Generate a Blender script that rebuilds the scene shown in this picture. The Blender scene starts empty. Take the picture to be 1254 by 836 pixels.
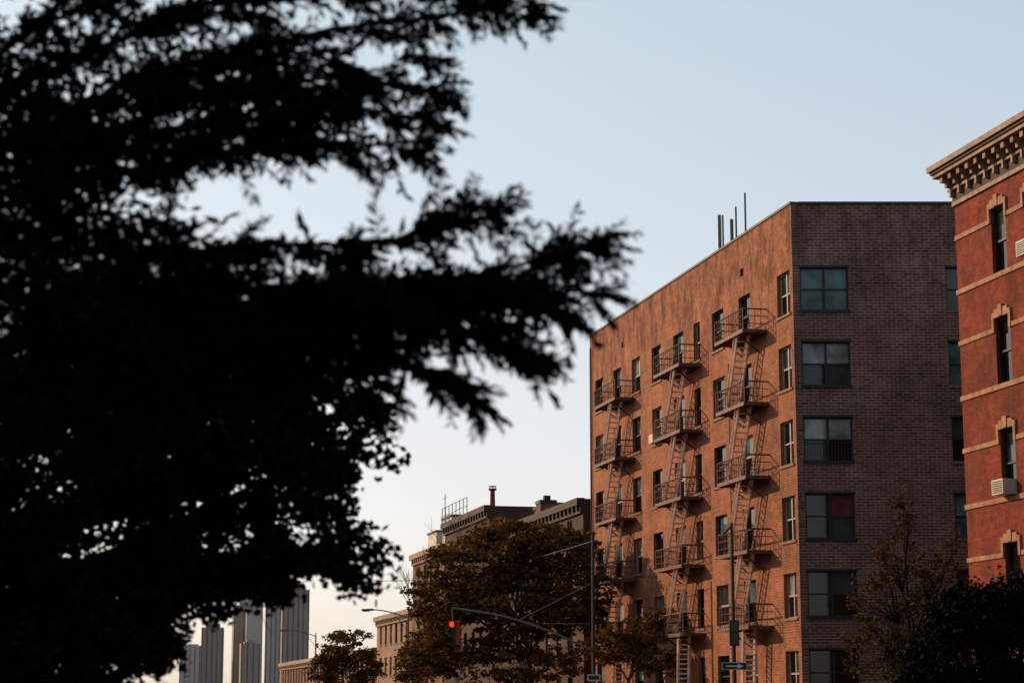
import bpy, math, random
import numpy as np
from mathutils import Vector, Matrix
random.seed(7); rng=np.random.default_rng(11)
scn=bpy.context.scene

# ---------------------------------------------------------------- materials
def newmat(name):
    m=bpy.data.materials.new(name); m.use_nodes=True
    nt=m.node_tree; b=nt.nodes['Principled BSDF']; return m,nt,b
def plain(name,col,rough=0.7,metal=0.0,var=0.15,scale=3.0,spec=0.3):
    m,nt,b=newmat(name)
    b.inputs['Roughness'].default_value=rough; b.inputs['Metallic'].default_value=metal
    b.inputs['Specular IOR Level'].default_value=spec
    tc=nt.nodes.new('ShaderNodeTexCoord'); no=nt.nodes.new('ShaderNodeTexNoise')
    no.inputs['Scale'].default_value=scale; no.inputs['Detail'].default_value=5
    nt.links.new(tc.outputs['Object'],no.inputs['Vector'])
    mr=nt.nodes.new('ShaderNodeMapRange'); mr.inputs[1].default_value=.3; mr.inputs[2].default_value=.7
    mr.inputs[3].default_value=1-var*1.5; mr.inputs[4].default_value=1+var
    nt.links.new(no.outputs['Fac'],mr.inputs[0])
    mx=nt.nodes.new('ShaderNodeVectorMath'); mx.operation='SCALE'; mx.inputs[0].default_value=col[:3]
    nt.links.new(mr.outputs[0],mx.inputs['Scale']); nt.links.new(mx.outputs[0],b.inputs['Base Color'])
    return m
def brick(name,c1,c2,mortar,w=.3,h=.1,ms=.014,stain=(0.05,0.03,0.025),stain_amt=.5,topz=None,bump=.4):
    m,nt,b=newmat(name); L=nt.links.new
    b.inputs['Roughness'].default_value=.85; b.inputs['Specular IOR Level'].default_value=.15
    tc=nt.nodes.new('ShaderNodeTexCoord'); br=nt.nodes.new('ShaderNodeTexBrick')
    br.inputs['Scale'].default_value=1; br.inputs['Brick Width'].default_value=w; br.inputs['Row Height'].default_value=h
    br.inputs['Mortar Size'].default_value=ms; br.inputs['Mortar Smooth'].default_value=.3; br.inputs['Bias'].default_value=-.1
    br.inputs['Color1'].default_value=(*c1,1); br.inputs['Color2'].default_value=(*c2,1); br.inputs['Mortar'].default_value=(*mortar,1)
    L(tc.outputs['UV'],br.inputs['Vector'])
    n1=nt.nodes.new('ShaderNodeTexNoise'); n1.inputs['Scale'].default_value=.5; n1.inputs['Detail'].default_value=11; n1.inputs['Roughness'].default_value=.85
    L(tc.outputs['Object'],n1.inputs['Vector'])
    mr=nt.nodes.new('ShaderNodeMapRange'); mr.inputs[1].default_value=.36; mr.inputs[2].default_value=.66; mr.inputs[3].default_value=.5; mr.inputs[4].default_value=1.42
    L(n1.outputs['Fac'],mr.inputs[0])
    sc=nt.nodes.new('ShaderNodeVectorMath'); sc.operation='SCALE'
    L(br.outputs['Color'],sc.inputs[0]); L(mr.outputs[0],sc.inputs['Scale'])
    mp=nt.nodes.new('ShaderNodeMapping'); mp.inputs['Scale'].default_value=(1.0,.38,1); L(tc.outputs['UV'],mp.inputs['Vector'])
    n2=nt.nodes.new('ShaderNodeTexNoise'); n2.inputs['Scale'].default_value=1.0; n2.inputs['Detail'].default_value=10; n2.inputs['Roughness'].default_value=.8
    L(mp.outputs[0],n2.inputs['Vector'])
    r2=nt.nodes.new('ShaderNodeMapRange'); r2.inputs[1].default_value=.47; r2.inputs[2].default_value=.58; r2.inputs[3].default_value=0; r2.inputs[4].default_value=stain_amt
    L(n2.outputs['Fac'],r2.inputs[0]); fac=r2.outputs[0]
    if topz:
        sp=nt.nodes.new('ShaderNodeSeparateXYZ'); L(tc.outputs['UV'],sp.inputs[0])
        r3=nt.nodes.new('ShaderNodeMapRange'); r3.inputs[1].default_value=topz-4.5; r3.inputs[2].default_value=topz-1.8; r3.inputs[3].default_value=.28; r3.inputs[4].default_value=1
        L(sp.outputs['Y'],r3.inputs[0]); mm=nt.nodes.new('ShaderNodeMath'); mm.operation='MULTIPLY'; L(fac,mm.inputs[0]); L(r3.outputs[0],mm.inputs[1]); fac=mm.outputs[0]
    mix=nt.nodes.new('ShaderNodeMix'); mix.data_type='RGBA'
    L(fac,mix.inputs[0]); L(sc.outputs[0],mix.inputs[6]); mix.inputs[7].default_value=(*stain,1)
    L(mix.outputs[2],b.inputs['Base Color'])
    bp=nt.nodes.new('ShaderNodeBump'); bp.inputs['Strength'].default_value=bump; bp.inputs['Distance'].default_value=.02; bp.invert=True
    L(br.outputs['Fac'],bp.inputs['Height']); L(bp.outputs[0],b.inputs['Normal'])
    return m
def leafmat(name,c_dark,c_light,transl=.0):
    m,nt,b=newmat(name); L=nt.links.new
    b.inputs['Roughness'].default_value=.8; b.inputs['Specular IOR Level'].default_value=.05
    g=nt.nodes.new('ShaderNodeNewGeometry'); tc=nt.nodes.new('ShaderNodeTexCoord')
    no=nt.nodes.new('ShaderNodeTexNoise'); no.inputs['Scale'].default_value=.9; no.inputs['Detail'].default_value=3
    L(tc.outputs['Object'],no.inputs['Vector'])
    ad=nt.nodes.new('ShaderNodeMath'); ad.operation='ADD'; L(g.outputs['Random Per Island'],ad.inputs[0]); L(no.outputs['Fac'],ad.inputs[1])
    mr=nt.nodes.new('ShaderNodeMapRange'); mr.inputs[1].default_value=.4; mr.inputs[2].default_value=1.5; L(ad.outputs[0],mr.inputs[0])
    mix=nt.nodes.new('ShaderNodeMix'); mix.data_type='RGBA'; L(mr.outputs[0],mix.inputs[0])
    mix.inputs[6].default_value=(*c_dark,1); mix.inputs[7].default_value=(*c_light,1)
    L(mix.outputs[2],b.inputs['Base Color'])
    if transl>0:
        tr=nt.nodes.new('ShaderNodeBsdfTranslucent'); L(mix.outputs[2],tr.inputs['Color'])
        ms=nt.nodes.new('ShaderNodeMixShader'); ms.inputs[0].default_value=transl
        L(b.outputs[0],ms.inputs[1]); L(tr.outputs[0],ms.inputs[2]); L(ms.outputs[0],nt.nodes['Material Output'].inputs['Surface'])
    return m
def glass(name,col,rough=.04,spec=.5):
    m,nt,b=newmat(name); L=nt.links.new
    b.inputs['Roughness'].default_value=rough; b.inputs['IOR'].default_value=1.45; b.inputs['Specular IOR Level'].default_value=spec
    tc=nt.nodes.new('ShaderNodeTexCoord'); no=nt.nodes.new('ShaderNodeTexNoise'); no.inputs['Scale'].default_value=1.3; no.inputs['Detail'].default_value=3
    L(tc.outputs['Object'],no.inputs['Vector'])
    mr=nt.nodes.new('ShaderNodeMapRange'); mr.inputs[1].default_value=.35; mr.inputs[2].default_value=.65; mr.inputs[3].default_value=.5; mr.inputs[4].default_value=1.4
    L(no.outputs['Fac'],mr.inputs[0])
    sc=nt.nodes.new('ShaderNodeVectorMath'); sc.operation='SCALE'; sc.inputs[0].default_value=col; L(mr.outputs[0],sc.inputs['Scale'])
    L(sc.outputs[0],b.inputs['Base Color'])
    bp=nt.nodes.new('ShaderNodeBump'); bp.inputs['Strength'].default_value=.05; L(no.outputs['Fac'],bp.inputs['Height']); L(bp.outputs[0],b.inputs['Normal'])
    return m

M={}
M['brick_main']=brick('sunlit_brown_brick',(.27,.094,.045),(.17,.056,.027),(.29,.13,.075),w=.34,h=.11,ms=.016,topz=21.6,stain=(.06,.018,.009),stain_amt=.85)  # sunlight's orange is put into the street wall's brick colour
M['brick_side']=brick('shade_toned_brown_brick',(.135,.068,.053),(.072,.034,.027),(.24,.15,.125),w=.36,h=.12,ms=.018,topz=21.6,stain=(.05,.024,.019),stain_amt=.6)  # same brick as the street wall, with shade put into a darker colour
M['brick_red']=brick('red_brick',(.215,.030,.012),(.125,.017,.008),(.16,.045,.024),w=.26,h=.085,ms=.01,stain_amt=.6,stain=(.05,.010,.005))
M['brick_mid']=brick('worn_brick',(.17,.076,.045),(.12,.054,.032),(.19,.11,.08),stain_amt=.5)
M['brick_dark']=brick('dark_brick',(.07,.032,.021),(.05,.023,.016),(.09,.05,.04),stain_amt=.5)  # unlit look of the row houses is put into this darker colour
M['brick_tan']=brick('tan_brick',(.30,.18,.115),(.24,.14,.09),(.3,.2,.14),stain_amt=.4,stain=(.10,.055,.035))
M['stone']=plain('brownstone_trim',(.28,.135,.072),.8,var=.3)
M['cornice']=plain('painted_cornice',(.22,.135,.09),.7,var=.35)
M['cornice_dark']=plain('dark_cornice',(.04,.026,.019),.8,var=.3)  # darker cornice colour, for frieze bands and the two dark row houses
M['coping']=plain('coping_metal',(.04,.032,.028),.6)
M['roof']=plain('roof_tar',(.06,.06,.06),.9)
M['frame_dark']=plain('dark_window_frame',(.010,.012,.013),.5)
M['frame_light']=plain('pale_window_frame',(.34,.26,.21),.5)
M['sill']=plain('stone_sill',(.18,.095,.065),.8)
M['g0']=glass('glass_dark',(.004,.005,.005)); M['g1']=glass('glass_blind_teal',(.055,.10,.10),spec=.25)
M['g2']=glass('glass_dim_curtain',(.022,.032,.032)); M['g3']=glass('glass_pale_curtain',(.17,.18,.17)); M['g4']=glass('glass_red_curtain',(.07,.022,.02))
M['iron']=plain('painted_iron',(.10,.038,.022),.6,var=.3)
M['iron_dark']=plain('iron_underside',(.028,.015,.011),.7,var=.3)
M['stairpaint']=plain('pale_stair_paint',(.78,.52,.40),.6,var=.2)
M['metal']=plain('galvanised_metal',(.12,.105,.095),.6,metal=.2)
M['pole']=plain('dark_pole_paint',(.025,.022,.02),.6)
M['bark']=plain('bark',(.05,.033,.022),.95,scale=12,var=.4)
M['bark_dark']=plain('dark_bark',(.01,.008,.007),.95,scale=12,var=.4,spec=.05)
M['white']=plain('white_paint',(.6,.56,.52),.6)
M['ac']=plain('ac_casing',(.42,.37,.33),.6)
M['black']=plain('black_plastic',(.012,.012,.012),.5)
M['asphalt']=plain('asphalt',(.05,.05,.052),.9,scale=6); M['concrete']=plain('concrete',(.25,.24,.225),.9,scale=2)
M['kerb']=plain('granite_kerb',(.3,.29,.28),.85); M['earth']=plain('earth',(.09,.08,.07),.95,scale=.2)
M['yellow']=plain('yellow_signal_paint',(.10,.05,.012),.5)
M['tower_tan']=plain('distant_tan_facade',(.25,.195,.165),.8,var=.08,scale=.02); M['tower_glass']=plain('distant_pale_facade',(.36,.34,.32),.5,var=.08,scale=.02); M['tower_win']=plain('distant_window',(.15,.14,.135),.6,var=.2,scale=.1)  # distance haze is put into the pale, low-contrast tower colours
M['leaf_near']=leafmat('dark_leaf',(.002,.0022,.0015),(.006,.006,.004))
M['leaf_mid']=leafmat('olive_leaf',(.018,.012,.004),(.17,.082,.020),.2)
M['leaf_dark']=leafmat('deep_green_leaf',(.012,.010,.004),(.095,.052,.016),.2)
rm,rnt,rb=newmat('red_lens'); rb.inputs['Base Color'].default_value=(.6,.02,.01,1); rb.inputs['Emission Color'].default_value=(1,.05,.03,1); rb.inputs['Emission Strength'].default_value=1.3; M['redlens']=rm
M['redhouse']=plain('red_orange_housing',(.35,.05,.02),.5)  # red-orange colour of the side-facing signal head
M['lens_off']=plain('unlit_lens',(.02,.02,.015),.2)
M['warn']=plain('pale_sign',(.4,.4,.38),.5)

# ---------------------------------------------------------------- builder
class Frame:
    def __init__(s,O,d,n): s.O=Vector(O); s.d=Vector(d).normalized(); s.n=Vector(n).normalized()
    def p(s,a,o,z): return s.O+s.d*a+s.n*o+Vector((0,0,z))
class MB:
    def __init__(s): s.v=[];s.f=[];s.m=[];s.uv=[];s.mats=[]
    def mi(s,k):
        if k not in s.mats: s.mats.append(k)
        return s.mats.index(k)
    def quad(s,pts,mat,uv=None):
        i=len(s.v); s.v+= [tuple(p) for p in pts]; s.f.append(tuple(range(i,i+len(pts)))); s.m.append(s.mi(mat))
        s.uv+= uv if uv else [(0,0)]*len(pts)
    def box(s,fr,a0,a1,o0,o1,z0,z1,mat):
        P=lambda a,o,z:fr.p(a,o,z)
        for (c,uv) in (([(a0,o0,z0),(a1,o0,z0),(a1,o0,z1),(a0,o0,z1)],'az'),([(a0,o1,z0),(a1,o1,z0),(a1,o1,z1),(a0,o1,z1)],'az'),
            ([(a0,o0,z0),(a0,o1,z0),(a0,o1,z1),(a0,o0,z1)],'oz'),([(a1,o0,z0),(a1,o1,z0),(a1,o1,z1),(a1,o0,z1)],'oz'),
            ([(a0,o0,z0),(a1,o0,z0),(a1,o1,z0),(a0,o1,z0)],'ao'),([(a0,o0,z1),(a1,o0,z1),(a1,o1,z1),(a0,o1,z1)],'ao')):
            ix={'a':0,'o':1,'z':2}
            s.quad([P(*q) for q in c],mat,[(q[ix[uv[0]]],q[ix[uv[1]]]) for q in c])
    def bar(s,p,q,r0,mat,r1=None,n=4):
        r1=r0 if r1 is None else r1
        p=Vector(p);q=Vector(q);d=(q-p)
        if d.length<1e-6:return
        d.normalize(); u=d.orthogonal().normalized(); w=d.cross(u)
        A=[p+(u*math.cos(t)+w*math.sin(t))*r0 for t in [2*math.pi*(k+.5)/n for k in range(n)]]
        Bq=[q+(u*math.cos(t)+w*math.sin(t))*r1 for t in [2*math.pi*(k+.5)/n for k in range(n)]]
        for k in range(n):
            j=(k+1)%n; s.quad([A[k],A[j],Bq[j],Bq[k]],mat)
        s.quad(A,mat); s.quad(Bq,mat)
    def wall(s,fr,a0,a1,z0,z1,ops,mat,o=0,rev=.2):
        A=sorted(set([a0,a1]+[x for q in ops for x in q[:2]])); Z=sorted(set([z0,z1]+[x for q in ops for x in q[2:4]]))
        for i in range(len(A)-1):
            for j in range(len(Z)-1):
                ca=(A[i]+A[i+1])/2; cz=(Z[j]+Z[j+1])/2
                if any(q[0]<ca<q[1] and q[2]<cz<q[3] for q in ops): continue
                c=[(A[i],Z[j]),(A[i+1],Z[j]),(A[i+1],Z[j+1]),(A[i],Z[j+1])]
                s.quad([fr.p(a,o,z) for a,z in c],mat,c)
        for q in ops:
            x0,x1,y0,y1=q[:4]
            s.quad([fr.p(x0,o,y0),fr.p(x0,o-rev,y0),fr.p(x0,o-rev,y1),fr.p(x0,o,y1)],mat,[(0,y0),(rev,y0),(rev,y1),(0,y1)])
            s.quad([fr.p(x1,o,y0),fr.p(x1,o-rev,y0),fr.p(x1,o-rev,y1),fr.p(x1,o,y1)],mat,[(0,y0),(rev,y0),(rev,y1),(0,y1)])
            s.quad([fr.p(x0,o,y0),fr.p(x1,o,y0),fr.p(x1,o-rev,y0),fr.p(x0,o-rev,y0)],mat,[(x0,0),(x1,0),(x1,rev),(x0,rev)])
            s.quad([fr.p(x0,o,y1),fr.p(x1,o,y1),fr.p(x1,o-rev,y1),fr.p(x0,o-rev,y1)],mat,[(x0,0),(x1,0),(x1,rev),(x0,rev)])
    def window(s,fr,x0,x1,z0,z1,fm,panes=None,bays=1,rev=.2,o=0,blind=None):
        f=.055; ob=o-rev
        s.box(fr,x0,x0+f,ob,ob+.09,z0,z1,fm); s.box(fr,x1-f,x1,ob,ob+.09,z0,z1,fm)
        s.box(fr,x0+f,x1-f,ob,ob+.088,z1-f,z1,fm); s.box(fr,x0+f,x1-f,ob,ob+.088,z0,z0+f,fm)
        w=(x1-x0-2*f)/bays; zm=(z0+z1)/2
        for b in range(bays):
            a=x0+f+b*w; c=a+w
            if b: s.box(fr,a-.045,a+.045,ob+.002,ob+.085,z0+f,z1-f,fm)
            s.box(fr,a+.02,c-.02,ob+.004,ob+.075,zm-.03,zm+.03,fm)
            up,lo=(panes[b] if panes else ('g0','g0'))
            for (ya,yb,g,oo) in ((zm+.03,z1-f,up,.04),(z0+f,zm-.03,lo,.015)):
                s.quad([fr.p(a,ob+oo,ya),fr.p(c,ob+oo,ya),fr.p(c,ob+oo,yb),fr.p(a,ob+oo,yb)],g)
    def obj(s,name,parent=None):
        me=bpy.data.meshes.new(name); me.from_pydata(s.v,[],s.f); 
        for k in s.mats: me.materials.append(M[k])
        me.polygons.foreach_set('material_index',s.m)
        uvl=me.uv_layers.new(name='UVMap'); uvl.data.foreach_set('uv',[c for q in s.uv for c in q])
        me.update(); ob=bpy.data.objects.new(name,me); scn.collection.objects.link(ob)
        if parent: ob.parent=parent
        return ob
def empty(name,loc=(0,0,0)):
    e=bpy.data.objects.new(name,None); e.empty_display_size=.5; scn.collection.objects.link(e); return e

# avenue frame: a runs along the building line away from the viewer, o out over the street
AV=Frame((30.02,0,0),(-.2244,.9745,0),(-.9745,-.2244,0))

# ---------------------------------------------------------------- ground, road, pavements
g=MB(); W=Frame((0,0,0),(1,0,0),(0,1,0))
g.quad([(-6000,-3000,-.02),(6000,-3000,-.02),(6000,8000,-.02),(-6000,8000,-.02)],'earth'); g.obj('ground')
r=MB()
def sheet(mb,fr,a0,a1,o0,o1,z,mat): mb.quad([fr.p(a0,o0,z),fr.p(a1,o0,z),fr.p(a1,o1,z),fr.p(a0,o1,z)],mat,[(a0,o0),(a1,o0),(a1,o1),(a0,o1)])
sheet(r,AV,-80,900,5,28,-.008,'asphalt'); r.obj('avenue_road')
r=MB(); sheet(r,AV,70.5,81,-120,5,-.004,'asphalt'); sheet(r,AV,70.5,81,28,120,-.004,'asphalt'); r.obj('cross_street_road')
r=MB()
for o in (12.7,20.3):
    for k in range(0,70): sheet(r,AV,-60+k*9,-57+k*9,o-.06,o+.06,.0,'white')
sheet(r,AV,-60,66,16.4,16.5,.0,'white'); sheet(r,AV,82,600,16.4,16.5,.0,'white')
for k in range(14): sheet(r,AV,66.5,69.5,6+k*1.6,6.6+k*1.6,.004,'white')
r.obj('road_markings')
for (a0,a1,o0,o1) in ((-80,70.5,0,5),(81,900,0,5),(-80,900,28,35)):
    r=MB(); r.box(AV,a0,a1,o0+(0 if o0==0 else .18),o1-(.18 if o0==0 else 0),-.015,.13,'concrete')
    if o0==0: r.box(AV,a0,a1,o1-.178,o1,-.015,.132,'kerb')
    else: r.box(AV,a0,a1,o0,o0+.178,-.015,.132,'kerb')
    r.obj('pavement')

# ---------------------------------------------------------------- main brown brick apartment building
apt=empty('brown_brick_apartment_building')
C0=Vector((11.36,81,0)); L0=31.4; H=21.7
FL=Frame(C0,(-.2244,.9745,0),(-.9745,-.2244,0)); FR=Frame(C0,(1,0,0),(0,-1,0))
cols=[(.32,1.8,2),(5.1,6.6,1),(8.65,10.25,1),(12.0,12.95,1),(14.5,16.1,1),(18.1,19.7,1),(21.7,23.2,1),(25.2,26.7,1),(28.7,30.3,1)]
tops=[19.05-3.063*k for k in range(6)]
w=MB(); ops=[(a,b,t-1.78,t) for t in tops for a,b,_ in cols]
vents=[(5.9,6.3,19.95,20.3),(24.7,25.0,20.0,20.3)]
w.wall(FL,0,L0,0,H,ops+vents,'brick_main',rev=.24); 
for a,b,c,d in vents: w.quad([FL.p(a,-.15,c),FL.p(b,-.15,c),FL.p(b,-.15,d),FL.p(a,-.15,d)],'g0')
w.obj('street_wall',apt)
w=MB(); rc=[(.3,2.25,2),(6.22,8.1,2),(11,12.9,2),(16,17.9,2)]
ops2=[(a,b,t-1.76,t+.02) for t in tops for a,b,_ in rc]
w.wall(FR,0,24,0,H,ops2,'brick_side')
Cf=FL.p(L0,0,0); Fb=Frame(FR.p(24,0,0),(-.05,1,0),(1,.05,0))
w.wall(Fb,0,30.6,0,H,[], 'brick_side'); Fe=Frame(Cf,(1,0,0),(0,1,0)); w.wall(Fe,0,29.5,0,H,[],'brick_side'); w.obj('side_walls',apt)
w=MB(); w.quad([C0+Vector((0,0,H-.9)),FR.p(24,0,H-.9),Fb.p(30.6,0,H-.9),Cf+Vector((0,0,H-.9))],'roof'); w.obj('roof',apt)
w=MB(); w.box(FL,-.04,L0+.04,-.35,.05,H,H+.1,'coping'); w.box(FR,.3,24.03,-.35,.052,H-.002,H+.098,'coping'); w.obj('parapet_coping',apt)
win=MB(); 
for j,t in enumerate(tops):
    for i,(a,b,nb) in enumerate(cols):
        P=[random.choice([('g0','g0'),('g2','g0'),('g3','g0'),('g0','g0'),('g1','g0')]) for _ in range(nb)]
        win.window(FL,a,b,t-1.78,t,'frame_light' if (i+j)%3==0 or i==0 else 'frame_dark',P,nb,rev=.24)
        win.box(FL,a-.08,b+.08,-.14,.06,t-1.88,t-1.775,'sill')
        if (i,j) in ((5,1),(7,4)):
            win.box(FL,a+.35,a+1.0,-.1,.38,t-1.77,t-1.36,'ac')
pr=[[('g1','g1'),('g1','g1')],[('g3','g0'),('g3','g2')],[('g3','g2'),('g3','g0')],[('g0','g0'),('g4','g2')],[('g0','g0'),('g2','g0')],[('g0','g0'),('g0','g0')]]
for j,t in enumerate(tops):
    for i,(a,b,nb) in enumerate(rc):
        P=pr[j] if i==0 else [random.choice([('g1','g1'),('g2','g0')]) for _ in range(2)]
        win.window(FR,a,b,t-1.76,t+.02,'frame_dark',P,nb); win.box(FR,a-.05,b+.05,-.14,.06,t-1.85,t-1.755,'sill' if i else 'frame_dark')
        win.box(FR,a-.04,b+.04,-.02,.03,t+.022,t+.1,'frame_dark')
t=tops[2]
for k in range(15): win.bar(FR.p(.36+k*.13,.03,t-1.74),FR.p(.36+k*.13,.03,t-1.0),.012,'black')
win.bar(FR.p(.33,.03,t-1.0),FR.p(2.22,.03,t-1.0),.016,'black')
win.obj('windows',apt)
dr=MB(); dr.bar(FL.p(31.0,.08,1),FL.p(31.0,.08,21),.05,'iron_dark'); dr.bar(FL.p(7.9,.06,0),FL.p(7.9,.06,16.4),.022,'iron_dark'); dr.obj('drain_pipe',apt)

# fire escapes
def fire_escape(a0,a1):
    e=MB(); D=1.05
    pz=[t-2.05 for t in tops[:5]]
    for k,z in enumerate(pz):
        for o in (0.04,D): e.box(FL,a0,a1,o-.035,o+.035,z-.09,z+.06,'iron')
        for a in (a0,a1): e.box(FL,a-.035,a+.035,.078,D-.038,z-.088,z+.058,'iron')
        n=13
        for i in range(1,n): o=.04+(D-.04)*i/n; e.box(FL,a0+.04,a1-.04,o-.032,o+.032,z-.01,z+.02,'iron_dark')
        for fa in (.25,.75):
            a=a0+(a1-a0)*fa; e.bar(FL.p(a,0,z-.75),FL.p(a,D-.1,z-.05),.032,'iron'); 
        for zz,rr in ((.92,.035),(.62,.018),(.3,.018)):
            e.bar(FL.p(a0,D,z+zz),FL.p(a1,D,z+zz),rr,'iron')
            for a in (a0,a1): e.bar(FL.p(a,0,z+zz),FL.p(a,D,z+zz),rr,'iron')
        nb=int((a1-a0)/.3)
        for i in range(nb+1):
            a=a0+(a1-a0)*i/nb; e.bar(FL.p(a,D,z),FL.p(a,D,z+.92),.035 if i in (0,nb) else .014,'iron')
        for i in (1,2,3):
            for a in (a0,a1): e.bar(FL.p(a,D*i/4,z),FL.p(a,D*i/4,z+.92),.014,'iron')
        z2=pz[k+1] if k<4 else z-2.6
        ta=a0+1.15; ba=a1-.95
        if k==4: ba=ta+.25
        for o in (.38,.90):
            e.bar(FL.p(ta,o,z+.02),FL.p(ba,o,z2+.02),.072,'stairpaint')
            if k<4: e.bar(FL.p(ta-.1,o+(.03 if o>.5 else -.03),z+.85),FL.p(ba,o,z2+.85),.028,'stairpaint')
        for i in range(1,12):
            f=i/12; A=FL.p(ta+(ba-ta)*f,.38,z+(z2-z)*f); Bq=FL.p(ta+(ba-ta)*f,.90,z+(z2-z)*f); e.bar(A,Bq,.034,'stairpaint')
    return e.obj('fire_escape')
for a0,a1 in ((3.1,6.75),(11.9,15.9),(22.7,26.6)): fire_escape(a0,a1)

# rooftop antennas
def antenna(p,h,panel=True):
    e=MB(); e.bar(p,p+Vector((0,0,h)),.045 if not panel else .03,'pole',n=6)
    e.bar(p+Vector((-.4,0,.05)),p+Vector((0,0,.7)),.015,'pole'); e.bar(p+Vector((.4,0,.05)),p+Vector((0,0,.7)),.015,'pole')
    if panel:
        F=Frame(p,(1,0,0),(0,-1,0)); e.box(F,-.075,.075,.06,.16,h-1.7,h-.05,'metal'); e.box(F,-.03,.03,.02,.07,h-.5,h-.4,'pole'); e.box(F,-.03,.03,.02,.07,h-1.2,h-1.1,'pole')
    e.obj('rooftop_antenna')
for s,o,h,pn in ((11.6,-.9,2.35,True),(11.1,-.9,2.2,False),(9.9,-.9,1.75,True),(9.4,-.95,2.2,False),(8.0,-.9,2.5,False)):
    antenna(FL.p(s,o,H-.9),h+.9,pn)

# ---------------------------------------------------------------- red brick building
red=empty('red_brick_tenement_building')
Rf=Frame(AV.p(68.0,0,0),(.2244,-.9745,0),(-.9745,-.2244,0)) # a runs back toward viewer
w=MB(); rtops=[17.2-3.55*k for k in range(5)]
rw=[(2.6+k*2.3,3.6+k*2.3) for k in range(10)]
ops=[(a,b,t-2.1,t) for t in rtops for a,b in rw if t-2.1>0]
w.wall(Rf,0,28,0,18.3,ops,'brick_red',rev=.22); w.obj('street_wall',red)
w=MB(); Fs=Frame(Rf.p(0,0,0),(.9745,.2244,0),(-.2244,.9745,0)); w.wall(Fs,0,18,0,18.9,[],'brick_dark')
Fs2=Frame(Rf.p(28,0,0),(.9745,.2244,0),(.2244,-.9745,0)); w.wall(Fs2,0,18,0,18.9,[],'brick_dark')
Fb2=Frame(Rf.p(0,-18,0),(.2244,-.9745,0),(.9745,.2244,0)); w.wall(Fb2,0,28,0,18.9,[],'brick_dark'); w.obj('side_walls',red)
w=MB(); w.quad([Rf.p(0,0,18.8),Rf.p(28,0,18.8),Rf.p(28,-18,18.8),Rf.p(0,-18,18.8)],'roof'); w.obj('roof',red)
w=MB()
for t in rtops:
    if t<2.5: continue
    w.box(Rf,-.03,28,-.05,.05,t-2.26,t-2.1,'stone')
    edges=[-.032]+[x for a,b in rw for x in (a-.14,b+.14)]+[28]
    for i in range(0,len(edges),2): w.box(Rf,edges[i],edges[i+1],-.05,.045,t-.42,t-.27,'stone')
    for a,b in rw:
        w.box(Rf,a-.14,a,-.05,.07,t-.42,t+.02,'stone'); w.box(Rf,b,b+.14,-.05,.07,t-.42,t+.02,'stone')
        w.box(Rf,a-.14,b+.14,-.05,.072,t+.022,t+.2,'stone')
        w.box(Rf,a+.05,b-.05,-.05,.068,t+.2,t+.3,'stone'); w.box(Rf,(a+b)/2-.13,(a+b)/2+.13,-.05,.1,t+.04,t+.4,'stone')
w.obj('stone_courses',red)
w=MB()
for t in rtops:
    if t-2.1<0: continue
    for i,(a,b) in enumerate(rw):
        w.window(Rf,a,b,t-2.1,t,'frame_dark',[random.choice([('g0','g0'),('g2','g0')])],1,rev=.22)
for (i,k) in ((0,2),(1,0),(2,1),(3,3)):
    a,b=rw[i]; t=rtops[k]; w.box(Rf,a+.12,b-.12,-.1,.42,t-2.07,t-1.6,'ac')
    for q in range(6): w.box(Rf,a+.17,b-.17,.42,.428,t-2.02+q*.065,t-1.985+q*.065,'coping')
w.obj('windows',red)
w=MB(); z=17.95
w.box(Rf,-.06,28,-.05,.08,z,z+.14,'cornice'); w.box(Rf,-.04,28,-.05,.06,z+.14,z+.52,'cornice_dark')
w.box(Rf,-.16,28,-.05,.17,z+.52,z+.60,'cornice')
nb=44
for i in range(nb):
    a=-.02+i*.64
    w.box(Rf,a,a+.2,.0,.50,z+.78,z+.98,'cornice'); w.box(Rf,a+.02,a+.18,.0,.34,z+.62,z+.78,'cornice'); w.box(Rf,a+.04,a+.16,.0,.2,z+.3,z+.62,'cornice')
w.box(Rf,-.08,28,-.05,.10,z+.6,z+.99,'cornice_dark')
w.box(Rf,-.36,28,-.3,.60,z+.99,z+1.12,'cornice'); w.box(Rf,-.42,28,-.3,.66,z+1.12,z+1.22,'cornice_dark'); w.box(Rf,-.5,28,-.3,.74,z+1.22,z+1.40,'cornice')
for i in range(4):
    o=-.35-i*.64; w.box(Rf,-.3,-.08,o-.2,o,z+.70,z+.98,'cornice')
w.box(Rf,-.36,-.0,-3,-.302,z+.992,z+1.12,'cornice'); w.box(Rf,-.48,-.0,-3,-.302,z+1.122,z+1.395,'cornice')
w.obj('cornice',red)

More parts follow.
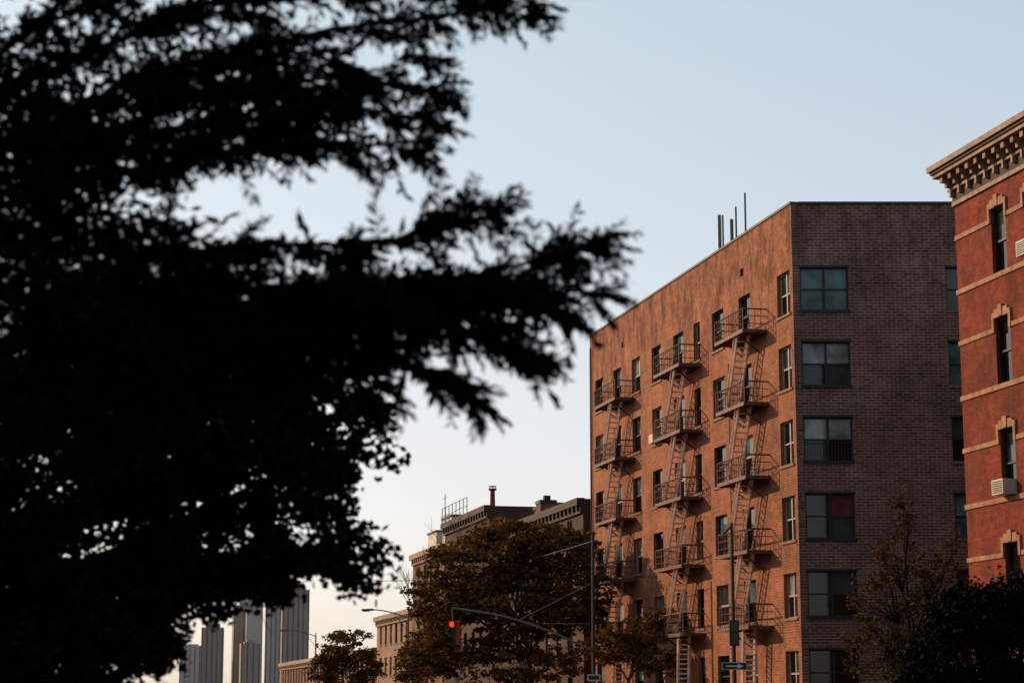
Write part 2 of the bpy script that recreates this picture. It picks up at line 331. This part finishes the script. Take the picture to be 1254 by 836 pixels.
# ---------------------------------------------------------------- farther buildings on the avenue
def row_building(name,s0,s1,h,mat,floors,depth=16,side=1,o_line=0,corn='cornice',extra=None,win_w=1.1,gap=2.6,base_z=None):
    root=empty(name)
    F=AV if side==1 else Frame(AV.p(0,o_line,0),AV.d,-AV.n)
    w=MB(); fh=(h-1.2)/floors; n=max(1,int((s1-s0-1)/gap)); x=s0+((s1-s0)-(n-1)*gap-win_w)/2
    ops=[(x+i*gap,x+i*gap+win_w,.9+k*fh+.5,.9+k*fh+.5+min(1.8,fh*.6)) for i in range(n) for k in range(floors)]
    w.wall(F,s0,s1,0,h,ops,mat); w.obj('street_wall',root)
    w=MB()
    for q in ((F.p(s0,0,0),F.n*-1),(F.p(s1,0,0),F.n*-1)):
        Fq=Frame(q[0],q[1],F.d); w.wall(Fq,0,depth,0,h,[],mat)
    w.wall(F,s0,s1,0,h,[],mat,o=-depth); w.obj('side_walls',root)
    w=MB(); w.quad([F.p(s0,0,h-.4),F.p(s1,0,h-.4),F.p(s1,-depth,h-.4),F.p(s0,-depth,h-.4)],'roof'); w.obj('roof',root)
    w=MB()
    for (a,b,c,d) in ops:
        w.window(F,a,b,c,d,random.choice(['frame_light','frame_dark']),[random.choice([('g0','g0'),('g2','g0'),('g3','g0')])],1); w.box(F,a-.08,b+.08,-.12,.06,c-.1,c+.005,'sill')
    w.obj('windows',root)
    w=MB(); w.box(F,s0+.02,s1-.02,-.1,.35,h-.35,h+.05,corn); w.box(F,s0+.03,s1-.03,-.05,.16,h-.8,h-.35,corn)
    for i in range(int((s1-s0)/.9)): w.box(F,s0+.3+i*.9,s0+.5+i*.9,.16,.3,h-.65,h-.35,corn)
    w.obj('cornice',root); return root,F
B1,_=row_building('brick_row_house',116.2,140.4,12.9,'brick_dark',4,corn='cornice_dark')
B2,_=row_building('brick_row_house',140.6,156,14.8,'brick_dark',4,corn='cornice_dark')
B3,_=row_building('pale_brick_apartment_building',156.2,169.3,13.4,'brick_mid',4)
B4,_=row_building('pale_brick_row_house',169.5,187,9.2,'brick_tan',3)
B5,_=row_building('brick_row_house',187.3,260,6.6,'brick_mid',2)
w=MB(); w.box(AV,144.5,145.6,-1.6,-.9,14.4,15.1,'brick_mid'); w.bar(AV.p(145,-1.2,15.1),AV.p(145,-1.2,16.3),.2,'brick_red',.17,8); w.bar(AV.p(145,-1.2,16.3),AV.p(145,-1.2,16.42),.3,'iron_dark',.3,8); w.bar(AV.p(145,-1.2,16.55),AV.p(145,-1.2,16.6),.3,'iron_dark',.26,8)
for k in range(4): w.bar(AV.p(145,-1.2,16.4)+Vector((.2*math.cos(k*1.57),.2*math.sin(k*1.57),0)),AV.p(145,-1.2,16.6)+Vector((.2*math.cos(k*1.57),.2*math.sin(k*1.57),0)),.02,'iron_dark')
w.obj('chimney_stack',B2)
w=MB(); w.box(AV,131,132.2,-2.2,-1.2,12.5,14.1,'brick_mid'); w.box(AV,130.95,132.25,-2.25,-1.15,14.1,14.3,'coping'); w.box(AV,131.2,131.6,-1.9,-1.5,14.3,14.6,'iron_dark'); w.obj('chimney_stack',B1)
w=MB(); w.box(AV,134,138,-6,-2.5,12.5,14.3,'brick_mid'); w.box(AV,133.9,138.1,-6.1,-2.4,14.3,14.45,'coping'); w.obj('stair_bulkhead',B1)
w=MB()
for k in range(8): w.bar(AV.p(147+k*1.3,.2,14.8),AV.p(147+k*1.3,.2,16.0),.03,'metal')
for z in (15.4,16.0): w.bar(AV.p(147,.2,z),AV.p(156.1,.2,z),.025,'metal')
w.bar(AV.p(155,.2,14.8),AV.p(155,.2,17.0),.03,'metal'); w.bar(AV.p(154.2,.2,16.7),AV.p(155.8,.2,16.7),.02,'metal'); w.obj('roof_railing',B2)
w=MB(); w.box(AV,157.5,161,-5,-.8,13,15.6,'ac'); w.box(AV,157.4,161.1,-5.1,-.7,15.6,15.75,'coping'); w.box(AV,163,166.5,-4,-.7,13,14.9,'ac'); w.box(AV,162.9,166.6,-4.1,-.6,14.9,15.02,'coping'); w.obj('stair_bulkhead',B3)
row_building('brick_apartment_building',-40,64,21,'brick_mid',6,side=-1,o_line=35,gap=3.2)
row_building('brick_apartment_building',84,150,16,'brick_tan',5,side=-1,o_line=35,gap=3.2)
row_building('brick_apartment_building',152,215,13,'brick_mid',4,side=-1,o_line=35,gap=3.2)

# ---------------------------------------------------------------- distant towers
def tower(x,y,wd,dp,h,mat,rot=0.25,crown=0,fl=3.6,pier=4.2,pw=.6,band=.4):
    F=Frame((x,y,0),(math.cos(rot),math.sin(rot),0),(math.sin(rot),-math.cos(rot),0))
    root=MB(); root.box(F,0,wd,-dp,0,0,h,'tower_win')
    n=int(h/fl)
    for k in range(n): root.box(F,-.4,wd+.4,-dp-.4,.4,k*fl,k*fl+fl*band,mat)
    m=int(wd/pier)
    for k in range(m+1): a=k*wd/m; root.box(F,a-pw,a+pw,-dp-.6,.6,0,h+.5,mat)
    m2=int(dp/pier)
    for k in range(m2+1): o=-k*dp/m2; root.box(F,-.62,wd+.62,o-pw,o+pw,0,h+.45,mat)
    if crown: root.box(F,wd*.15,wd*.85,-dp*.85,-dp*.15,h,h+crown,mat); root.box(F,wd*.3,wd*.7,-dp*.7,-dp*.3,h+crown,h+crown*1.7,mat)
    root.obj('distant_skyscraper')
tower(-234,1820,13,20,114,'tower_glass',.15,6,pier=4,pw=.7,band=.25)
tower(-217,1822,12,20,106,'tower_glass',.15,4,pier=4,pw=.6,band=.5)
tower(-198,1780,22,20,100,'tower_tan',.15,5)
tower(-256,1900,17,22,88,'tower_tan',.2,5)
tower(-278,1850,18,22,70,'tower_tan',.1,4)
tower(-216,1650,14,16,50,'tower_tan',.2,2)
tower(-305,1900,22,24,54,'tower_glass',.1,2)
tower(-180,2100,20,20,40,'tower_tan',.2,2)

# ---------------------------------------------------------------- leaves / trees
def leaves_obj(name,C,A,Bv,mat,parent):
    N=len(C); V=np.empty((N,4,3),dtype=np.float32)
    V[:,0]=C-A; V[:,1]=C-A*.1+Bv; V[:,2]=C+A; V[:,3]=C-A*.1-Bv
    me=bpy.data.meshes.new(name); me.vertices.add(N*4); me.vertices.foreach_set('co',V.ravel())
    me.loops.add(N*4); me.loops.foreach_set('vertex_index',np.arange(N*4,dtype=np.int32))
    me.polygons.add(N); me.polygons.foreach_set('loop_start',np.arange(0,N*4,4,dtype=np.int32)); me.polygons.foreach_set('loop_total',np.full(N,4,dtype=np.int32))
    me.materials.append(M[mat]); me.update(); me.validate()
    ob=bpy.data.objects.new(name,me); scn.collection.objects.link(ob); ob.parent=parent; return ob
def unit(v): return v/np.maximum(np.linalg.norm(v,axis=1,keepdims=True),1e-6)
def rand_leaf(C,L,Wd,flat=0.0):
    N=len(C); d=unit(rng.normal(size=(N,3))*np.array([1,1,1-flat])); e=unit(np.cross(d,rng.normal(size=(N,3))))
    s=rng.uniform(.7,1.3,(N,1)); return d*L*.5*s, e*Wd*.5*s
def make_tree(name,base,h_trunk,tr,blobs,leaf,n_sub,per_sub,mat,bark='bark',sub_r=.45,flat=.3,limb_frac=.5,squash=.6):
    root=empty(name); base=Vector(base); mb=MB()
    lean=Vector((random.uniform(-.3,.3),random.uniform(-.3,.3),0)); mid=base+Vector((0,0,h_trunk*.5))+lean*.3; top=base+Vector((0,0,h_trunk))+lean
    mb.bar(base-Vector((0,0,.1)),mid,tr,bark,tr*.8,8); mb.bar(mid,top,tr*.8,bark,tr*.62,8)
    wts=np.array([b[6] for b in blobs],float); wts/=wts.sum(); Cs=[]
    for b,wt in zip(blobs,wts):
        n=max(2,int(n_sub*wt)); c=Vector(b[:3]); hub=top.lerp(c,.65)
        k1=top.lerp(c,.33)+Vector((random.uniform(-.2,.2),random.uniform(-.2,.2),random.uniform(-.1,.3)))
        mb.bar(top,k1,tr*.45,bark,tr*.33,6); mb.bar(k1,hub,tr*.33,bark,tr*.2,6)
        for i in range(n):
            d=rng.normal(size=3); d/=np.linalg.norm(d); rr=rng.uniform(.35,1.0)**.6
            p=Vector((b[0]+d[0]*b[3]*rr,b[1]+d[1]*b[4]*rr,b[2]+d[2]*b[5]*rr)); Cs.append(p)
            if random.random()<limb_frac:
                m=hub.lerp(p,.55)+Vector((random.uniform(-.15,.15),random.uniform(-.15,.15),random.uniform(-.1,.25)))*b[3]*.4
                mb.bar(hub,m,tr*.14,bark,tr*.08,4); mb.bar(m,p,tr*.08,bark,tr*.03,4)
                for q in range(2):
                    e=p+Vector(tuple(rng.normal(size=3)*sub_r*.8)); mb.bar(m.lerp(p,.6),e,tr*.04,bark,tr*.015,3)
    mb.obj('trunk_and_limbs',root)
    Cs=np.array([tuple(c) for c in Cs]); R=rng.uniform(.5,1.3,(len(Cs),1))*sub_r
    cnt=rng.integers(int(per_sub*.4),int(per_sub*1.5),len(Cs)); idx=np.repeat(np.arange(len(Cs)),cnt)
    g_=np.clip(rng.normal(size=(len(idx),3)),-2.0,2.0)*np.array([1,1,squash])*R[idx]*.6
    C=Cs[idx]+g_; A,Bv=rand_leaf(C,leaf[0],leaf[1],flat); leaves_obj('foliage',C,A,Bv,mat,root); return root

# near honey-locust style tree with drooping sprays
tA=empty('locust_tree'); mb=MB(); baseA=Vector((-3.3,9.6,0.1)); fork=Vector((-3.1,9.5,2.3))
mb.bar(baseA,fork,.2,'bark_dark',.15,10)
LC=[];LA=[];LB=[]
def twig(p,d,L,ls,lw,droop=.35,k=13):
    p=np.array(p,float); d=np.array(d,float); d/=np.linalg.norm(d)
    side=np.cross(d,np.array([0,0,1.])+rng.normal(size=3)*.4); side/=np.linalg.norm(side)+1e-6
    q=p.copy(); prev=p.copy()
    for i in range(k):
        q=q+d*L/k; d=d+np.array([0,0,-droop/k]); d/=np.linalg.norm(d)
        for sg in (-1,1):
            ld=d*.75+side*sg*.8+rng.normal(size=3)*.32+np.array([0,0,-.2]); ld/=np.linalg.norm(ld)
            s=rng.uniform(.6,1.25)*(1.1-.4*i/k); c=q+ld*ls*.5*s
            nb_=np.cross(ld,rng.normal(size=3)*.6+np.array([0,0,.6])+side*.5); nb_/=np.linalg.norm(nb_)+1e-6
            LC.append(c);LA.append(ld*ls*.5*s);LB.append(nb_*lw*.5*s)
    mb.bar(tuple(prev),tuple(q),.003,'bark_dark',.0015,3)
LS,LWd=.074,.024
def limb(pts,r0=.03,start=.0,tw=26,sub=5,subL=.5,tL=.27,density=.60,yj=.5):
    pts=[Vector(p) for p in pts]
    for i in range(len(pts)-1):
        f0=1-i/(len(pts)-1)*.75; f1=1-(i+1)/(len(pts)-1)*.75; mb.bar(pts[i],pts[i+1],r0*f0,'bark_dark',r0*f1,6)
    segs=[(pts[i+1]-pts[i]).length for i in range(len(pts)-1)]; T=sum(segs)
    def at(t):
        x=t*T
        for i,sg in enumerate(segs):
            if x<=sg or i==len(segs)-1: return pts[i].lerp(pts[i+1],min(1,x/sg)),(pts[i+1]-pts[i]).normalized()
            x-=sg
    for _ in range(int(sub*density)):
        t=random.uniform(start,.93); p,d=at(t)
        dd=(d+Vector((random.uniform(-.1,.5),random.uniform(-1,1)*yj,random.uniform(-.6,.45)))).normalized(); L=subL*random.uniform(.45,1.1)
        e=p+dd*L; mb.bar(p,e,r0*.3,'bark_dark',.004,4)
        for k in range(9):
            q=p.lerp(e,random.uniform(.2,1)); td=dd+Vector(tuple(rng.normal(size=3)*.5)); twig(q,td,tL*random.uniform(.4,1.0),LS,LWd)
    for _ in range(int(tw*density)):
        t=random.uniform(start,1); p,d=at(t); td=d*1.0+Vector(tuple(rng.normal(size=3)*.5)); twig(p,td,tL*random.uniform(.4,1.05),LS,LWd)
    for _ in range(6): p,d=at(1); twig(p,d+Vector(tuple(rng.normal(size=3)*.4)),tL*.8,LS,LWd)
S=fork
def Lb(*xz,y0=9.5,y1=9.0,**k):
    n=len(xz); limb([tuple(S)]+[(x,y0+(y1-y0)*i/(n-1),z) for i,(x,z) in enumerate(xz)],**k)
Lb((-2.67,4.1),(-1.75,4.55),(-.83,4.72),(-.1,4.75),tw=100,sub=26,start=.3)
Lb((-2.7,4.4),(-1.5,4.95),(-.4,5.0),(.05,4.92),tw=80,sub=22,start=.3,y1=9.4)
Lb((-2.7,4.2),(-1.9,4.3),(-1.38,4.47),(-.76,4.5),(-.40,4.40),tw=90,sub=18,start=.35,y1=9.1)
Lb((-2.6,3.9),(-1.93,4.06),(-1.2,4.15),(-.75,4.14),(-.46,4.06),tw=75,sub=15,start=.35,y1=8.9)
Lb((-2.6,4.0),(-1.93,4.26),(-1.2,4.3),(-.75,4.32),(-.40,4.24),tw=65,sub=13,start=.35,y1=9.0)
Lb((-2.5,3.4),(-1.9,3.6),(-1.27,3.68),(-.65,3.64),(-.12,3.71),tw=100,sub=20,start=.35,y1=8.8)
Lb((-2.4,3.3),(-1.93,3.46),(-1.02,3.52),(-.28,3.52),(.14,3.6),(.36,3.66),tw=140,sub=28,start=.3,y1=9.0,subL=.34)
Lb((-1.6,3.3),(-.9,3.42),(-.47,3.47),(.0,3.48),(.34,3.47),tw=135,sub=26,start=.3,y1=9.2,subL=.34)
Lb((-1.9,3.2),(-1.2,3.3),(-.5,3.34),(-.14,3.26),(.08,3.14),tw=115,sub=23,start=.35,y1=9.0,subL=.4)
Lb((-2.0,3.1),(-1.38,3.24),(-.65,3.22),(-.36,3.12),(-.2,3.0),tw=110,sub=20,start=.35,y1=9.3,subL=.4)
Lb((-2.2,3.0),(-1.6,3.1),(-1.0,3.1),(-.68,3.02),tw=85,sub=17,start=.3,y1=9.5,subL=.4)
Lb((-2.6,4.6),(-2.0,5.0),(-1.2,5.3),tw=30,sub=10,start=.3); Lb((-3.4,4.6),(-4.2,5.0),(-5.2,5.0),tw=40,sub=12,start=.2,y1=10.5); Lb((-3.4,4.2),(-4.0,4.2),(-4.8,3.9),tw=40,sub=12,start=.2,y1=11)
mb.obj('trunk_and_limbs',tA)
blobs=[(-2.4,9.8,4.3,.75,.7,.62,4800),(-1.75,9.8,4.62,.7,.6,.28,1700),(-2.2,9.8,3.4,.75,.7,.6,9500),(-1.55,9.8,3.38,.6,.5,.32,5800),(-1.0,9.7,3.38,.6,.45,.22,3400),(-.5,9.5,3.42,.5,.4,.10,1000),(-3.6,10.2,4.3,1.4,1.4,.9,8000),(-2.9,9.9,5.2,1.3,1.1,.6,4500),(-1.35,9.7,4.5,.6,.45,.3,900),(-2.0,9.8,3.9,.5,.5,.35,1500)]
for (x,y,z,rx,ry,rz,n) in blobs:
    ncl=max(6,n//70); cc=rng.normal(size=(ncl,3)); cc=unit(cc)*rng.uniform(.0,1.1,(ncl,1))**.55*np.array([rx,ry,rz])+np.array([x,y,z])
    idx=rng.integers(0,ncl,n); C=cc[idx]+rng.normal(size=(n,3))*np.array([.09,.09,.055])
    A,Bv=rand_leaf(C,.075,.028,.4); LC.extend(C);LA.extend(A);LB.extend(Bv)
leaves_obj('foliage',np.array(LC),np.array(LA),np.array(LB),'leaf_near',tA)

# second near tree, rounder leaves, behind and below
bl=[(-3.4,15,3.2,1.1,1.2,.9,6),(-2.6,15,3.5,.7,.8,.5,3.5),(-2.0,14.8,3.6,.55,.6,.35,2.2),(-1.5,14.8,3.8,.42,.5,.28,1.1),(-1.5,14.8,3.25,.42,.5,.3,1.4),(-2.2,15,2.8,.6,.6,.4,2.8),(-1.42,14.7,2.76,.36,.4,.26,1.0),(-1.12,14.7,2.66,.16,.3,.24,.3),(-1.12,14.7,3.38,.26,.3,.16,.35),(-.95,14.7,3.75,.2,.3,.1,.2),(-2.9,15,2.3,.6,.7,.45,3.2),(-3.4,15,1.9,.7,.9,.5,3.4),(-3.9,15.2,2.2,.9,.9,.7,4.5),(-2.3,15,2.38,.35,.4,.2,.9),(-4.6,15.4,3.6,1.3,1.3,1.0,4),(-1.75,14.9,2.46,.28,.3,.12,.4),(-2.62,15,2.06,.3,.4,.18,.6)]
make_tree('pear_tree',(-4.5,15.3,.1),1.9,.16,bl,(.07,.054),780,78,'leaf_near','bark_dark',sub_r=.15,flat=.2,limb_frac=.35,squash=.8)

# street trees
make_tree('street_tree',(.9,106,.1),4.2,.2,[(-1.8,105,8.7,2.6,2.6,1.4,3.4),(2.2,105,9.4,2.3,2.4,1.4,3),(.2,106,10.1,2.6,2.2,1.0,2.4),(-3.4,105,6.9,1.9,2.0,1.5,2.4),(3.0,104,6.8,2.2,2.2,1.9,3.4),(0,104,6.6,3.0,2.2,1.8,4),(-3.9,105,4.2,1.5,2,1.4,2),(.5,104,3.9,3.6,2,1.6,3)],(.24,.14),760,48,'leaf_mid',sub_r=.5,squash=.35)
make_tree('street_tree',(5.4,96,.1),2.6,.12,[(5.9,96,4.9,1.4,1.4,.7,2),(6.9,96,5.6,.9,.9,.4,1),(4.6,96,4.2,1.3,1.2,.9,2),(6.6,96,3.6,1.1,1.2,.7,1.3)],(.2,.11),170,32,'leaf_mid',sub_r=.38,squash=.35)
make_tree('street_tree',(-12.3,152,.1),2.6,.14,[(-12.3,152,5.8,2.0,2,1.4,3),(-13.8,152,4.2,1.5,1.5,1.1,1.5),(-10.8,152,4.4,1.4,1.5,1.1,1.5),(-12.2,152,3.4,2,2,.9,1.5)],(.26,.16),160,42,'leaf_mid',sub_r=.45,squash=.5)
make_tree('street_tree',(-6.0,131,.1),2.4,.14,[(-6.0,131,4.6,1.6,1.8,1.3,3),(-5.0,131,6.6,1.0,1.4,1.0,1.5),(-6.4,131,3.0,1.2,1.5,1.0,1.5)],(.24,.14),130,36,'leaf_mid',sub_r=.42,squash=.5)
make_tree('young_street_tree',(11.6,60,.1),2.6,.1,[(11.5,60,7.2,.25,.4,.8,.8),(11.3,60,6.0,.8,.8,.7,1.3),(12.4,60,5.6,.7,.8,.7,1.1),(11.0,60,4.7,1.2,1.0,.9,2.4),(12.6,60,4.4,1.0,.9,1.0,2.2),(10.7,60,3.2,1.2,1,1.0,3),(12.2,60,2.9,1.2,1,.9,3),(13.0,60,6.3,.22,.3,.5,.3)],(.12,.07),330,22,'leaf_dark','bark_dark',sub_r=.24,squash=.7,limb_frac=.8)
make_tree('shrubby_street_tree',(10.9,46,.1),1.4,.11,[(10.3,46,3.6,1.0,.9,.6,2.4),(11.6,46,3.9,1.0,.9,.6,2.6),(9.9,46,2.5,1.2,1,.9,2.6),(11.4,46,2.6,1.2,1,1.0,4),(12.5,46,3.5,.9,1,.9,2.6),(9.3,46,1.9,.9,.9,.6,1.4)],(.11,.07),720,56,'leaf_near','bark_dark',sub_r=.24,squash=.8)
# bare tree
bt=MB(); bp_=Vector((-6.0,134,.1))
def br(p,d,L,r,k):
    e=p+d*L; bt.bar(p,e,r,'bark',r*.65,5)
    if k==0: return
    for _ in range(3 if k>1 else 4):
        nd=(d+Vector((random.gauss(0,.32),random.gauss(0,.32),random.gauss(.25,.2)))).normalized(); br(p.lerp(e,random.uniform(.6,1)),nd,L*random.uniform(.55,.8),r*.6,k-1)
br(bp_,Vector((0,0,1)),4.8,.11,5); bt.obj('bare_tree')

# ---------------------------------------------------------------- street furniture
def signal_pole():
    root=empty('traffic_light'); p=Vector((3.75,95,.1)); m=MB()
    m.bar(p,p+Vector((0,0,.5)),.2,'pole',.16,8); m.bar(p+Vector((0,0,.5)),p+Vector((0,0,9.3)),.11,'pole',.08,8)
    tip=Vector((-2.75,94.6,6.0)); a=Vector((3.75,95,4.05)); prev=a
    for i in range(1,13):
        f=i/12; q=a.lerp(tip,f)+Vector((0,0,.45*math.sin(f*math.pi)*.8)); m.bar(prev,q,.06,'metal',.05,6); prev=q
    m.bar(Vector((3.75,95,7.2)),Vector((.2,94.8,5.4)),.02,'metal'); m.bar(p+Vector((0,0,5.2)),Vector((1.4,94.85,5.3)),.018,'metal')
    m.obj('pole_and_arm',root)
    h=MB()
    F=Frame((-2.75,94.6,4.35),(.97,-.24,0),(-.24,-.97,0))
    h.bar(tip,F.p(0,-.1,1.15),.04,'metal')
    for k in range(3):
        z=k*.37; h.box(F,-.19,.19,-.22,.0,z,z+.355,'yellow'); h.box(F,-.17,.17,-.218,-.02,z+.355,z+.37,'black')
        n=14; pts=[F.p(.13*math.cos(t),.012,z+.18+.13*math.sin(t)) for t in [2*math.pi*i/n for i in range(n)]]
        h.quad(pts,'redlens' if k==2 else 'lens_off')
        for i in range(n):
            t0=2*math.pi*i/n; t1=2*math.pi*(i+1)/n
            if math.sin((t0+t1)/2)<-.6: continue
            h.quad([F.p(.155*math.cos(t0),0,z+.18+.155*math.sin(t0)),F.p(.155*math.cos(t1),0,z+.18+.155*math.sin(t1)),F.p(.155*math.cos(t1),.24,z+.18+.155*math.sin(t1)),F.p(.155*math.cos(t0),.24,z+.18+.155*math.sin(t0))],'yellow')
    F2=Frame((-2.37,94.75,4.35),(.2,.98,0),(.98,-.2,0))
    for k in range(3):
        z=k*.37; h.box(F2,-.19,.19,-.2,.0,z,z+.355,'redhouse')
        n=12; h.quad([F2.p(.13*math.cos(2*math.pi*i/n),.01,z+.18+.13*math.sin(2*math.pi*i/n)) for i in range(n)],'lens_off')
    h.obj('signal_head',root)
    s=MB(); F3=Frame((3.75,94.86,0),(1,0,0),(0,-1,0)); s.box(F3,-.3,.3,0,.03,2.7,3.0,'warn'); s.box(F3,-.24,.24,.03,.034,2.76,2.94,'pole'); s.obj('sign_plate',root)
signal_pole()
def lamp_post(name,p,h,arm,dirx):
    root=empty(name); m=MB(); p=Vector(p); m.bar(p,p+Vector((0,0,.6)),.17,'pole',.14,8); m.bar(p+Vector((0,0,.6)),p+Vector((0,0,h)),.1,'metal',.06,8)
    d=Vector(dirx).normalized(); prev=p+Vector((0,0,h-.3))
    for i in range(1,9):
        f=i/8; q=p+Vector((0,0,h-.3))+d*arm*f+Vector((0,0,.55*math.sin(f*math.pi/2))); m.bar(prev,q,.04,'metal',n=6); prev=q
    m.bar(p+Vector((0,0,h-1.2)),p+Vector((0,0,h))+d*arm*.4,.02,'metal')
    F=Frame(prev,d,d.cross(Vector((0,0,1)))); m.box(F,-.05,.35,-.11,.11,-.07,.07,'metal'); m.box(F,.35,.75,-.15,.15,-.09,.05,'metal'); m.box(F,.2,.68,-.1,.1,-.13,-.088,'lens_off')
    m.obj('post_arm_and_luminaire',root)
lamp_post('street_lamp',(-7.0,139,.1),7.6,2.4,(-1,-.1,0))
lamp_post('street_lamp',(-17.6,185,.1),7.9,2.4,(-1,-.1,0))
root=empty('sign_post'); m=MB(); p=Vector((7.95,74,.1)); m.bar(p,p+Vector((0,0,8.0)),.09,'pole',.06,8); m.bar(p,p+Vector((0,0,.5)),.16,'pole',.14,8)
F=Frame(p,(1,0,0),(0,-1,0)); m.box(F,-.17,.17,.08,.3,3.6,4.5,'black'); m.box(F,-.13,.13,.3,.33,3.65,4.05,'lens_off'); m.box(F,-.13,.13,.3,.33,4.1,4.45,'lens_off')
m.box(F,-.45,.45,.1,.13,2.75,3.02,'warn'); m.box(F,-.42,.42,.13,.134,2.78,2.99,'black'); m.box(F,-.3,.12,.134,.138,2.86,2.91,'white'); m.quad([F.p(.12,.137,2.8),F.p(.34,.137,2.885),F.p(.12,.137,2.97)],'white')
m.bar(p+Vector((0,0,7.9)),p+Vector((-.3,-.2,7.6)),.05,'pole'); m.obj('post_and_signs',root)
c=MB(); a=Vector((3.75,95,9.1)); b=Vector((-9.5,139,9.9)); prev=a
for i in range(1,21):
    f=i/20; q=a.lerp(b,f)-Vector((0,0,.6*math.sin(f*math.pi))); c.bar(prev,q,.022,'metal',n=4); prev=q
c.obj('overhead_cable')

# ---------------------------------------------------------------- light, sky, camera
el=math.radians(21); az=Vector((-.84,.54,0)).normalized(); Ls=Vector((az.x*math.cos(el),az.y*math.cos(el),math.sin(el)))
sd=bpy.data.lights.new('sun','SUN'); sd.energy=5.0; sd.angle=math.radians(.5); sd.color=(1,.66,.38)
so=bpy.data.objects.new('sun',sd); so.rotation_euler=Ls.to_track_quat('Z','Y').to_euler(); so.location=(-60,40,60); scn.collection.objects.link(so)
wd=bpy.data.worlds.new('World'); scn.world=wd; wd.use_nodes=True; nt=wd.node_tree; bg=nt.nodes['Background']
sk=nt.nodes.new('ShaderNodeTexSky'); sk.sky_type='NISHITA'; sk.sun_disc=False; sk.sun_elevation=el; sk.sun_rotation=math.atan2(az.x,az.y)
sk.air_density=1.0; sk.dust_density=2.0; sk.ozone_density=1.0
gm=nt.nodes.new('ShaderNodeGamma'); gm.inputs['Gamma'].default_value=.42
tc=nt.nodes.new('ShaderNodeTexCoord'); sp=nt.nodes.new('ShaderNodeSeparateXYZ'); nt.links.new(tc.outputs['Generated'],sp.inputs[0])
rp=nt.nodes.new('ShaderNodeValToRGB'); rp.color_ramp.elements[0].position=0.0; rp.color_ramp.elements[0].color=(.97,.92,.95,1); rp.color_ramp.elements[1].position=.36; rp.color_ramp.elements[1].color=(.84,.88,.865,1)
e2=rp.color_ramp.elements.new(.12); e2.color=(.94,.90,.91,1)
nt.links.new(sp.outputs['Z'],rp.inputs['Fac'])
vm=nt.nodes.new('ShaderNodeVectorMath'); vm.operation='MULTIPLY'
v2=nt.nodes.new('ShaderNodeVectorMath'); v2.operation='MULTIPLY'; v2.inputs[1].default_value=(4.8,4.85,4.85)
nt.links.new(sk.outputs[0],gm.inputs['Color']); nt.links.new(gm.outputs[0],vm.inputs[0]); nt.links.new(rp.outputs['Color'],vm.inputs[1]); nt.links.new(vm.outputs[0],v2.inputs[0]); nt.links.new(v2.outputs[0],bg.inputs['Color']); bg.inputs['Strength'].default_value=.1
cd=bpy.data.cameras.new('camera'); co=bpy.data.objects.new('camera',cd); scn.collection.objects.link(co)
cd.sensor_width=36; cd.lens=71.8; cd.clip_start=.1; cd.clip_end=12000
co.location=(0,0,1.6); co.rotation_euler=(math.radians(90)+math.atan(445/2500),0,0)
cd.dof.use_dof=True; cd.dof.focus_distance=88; cd.dof.aperture_fstop=2.4
scn.camera=co
scn.view_settings.view_transform='Standard'; scn.view_settings.look='None'; scn.view_settings.exposure=0
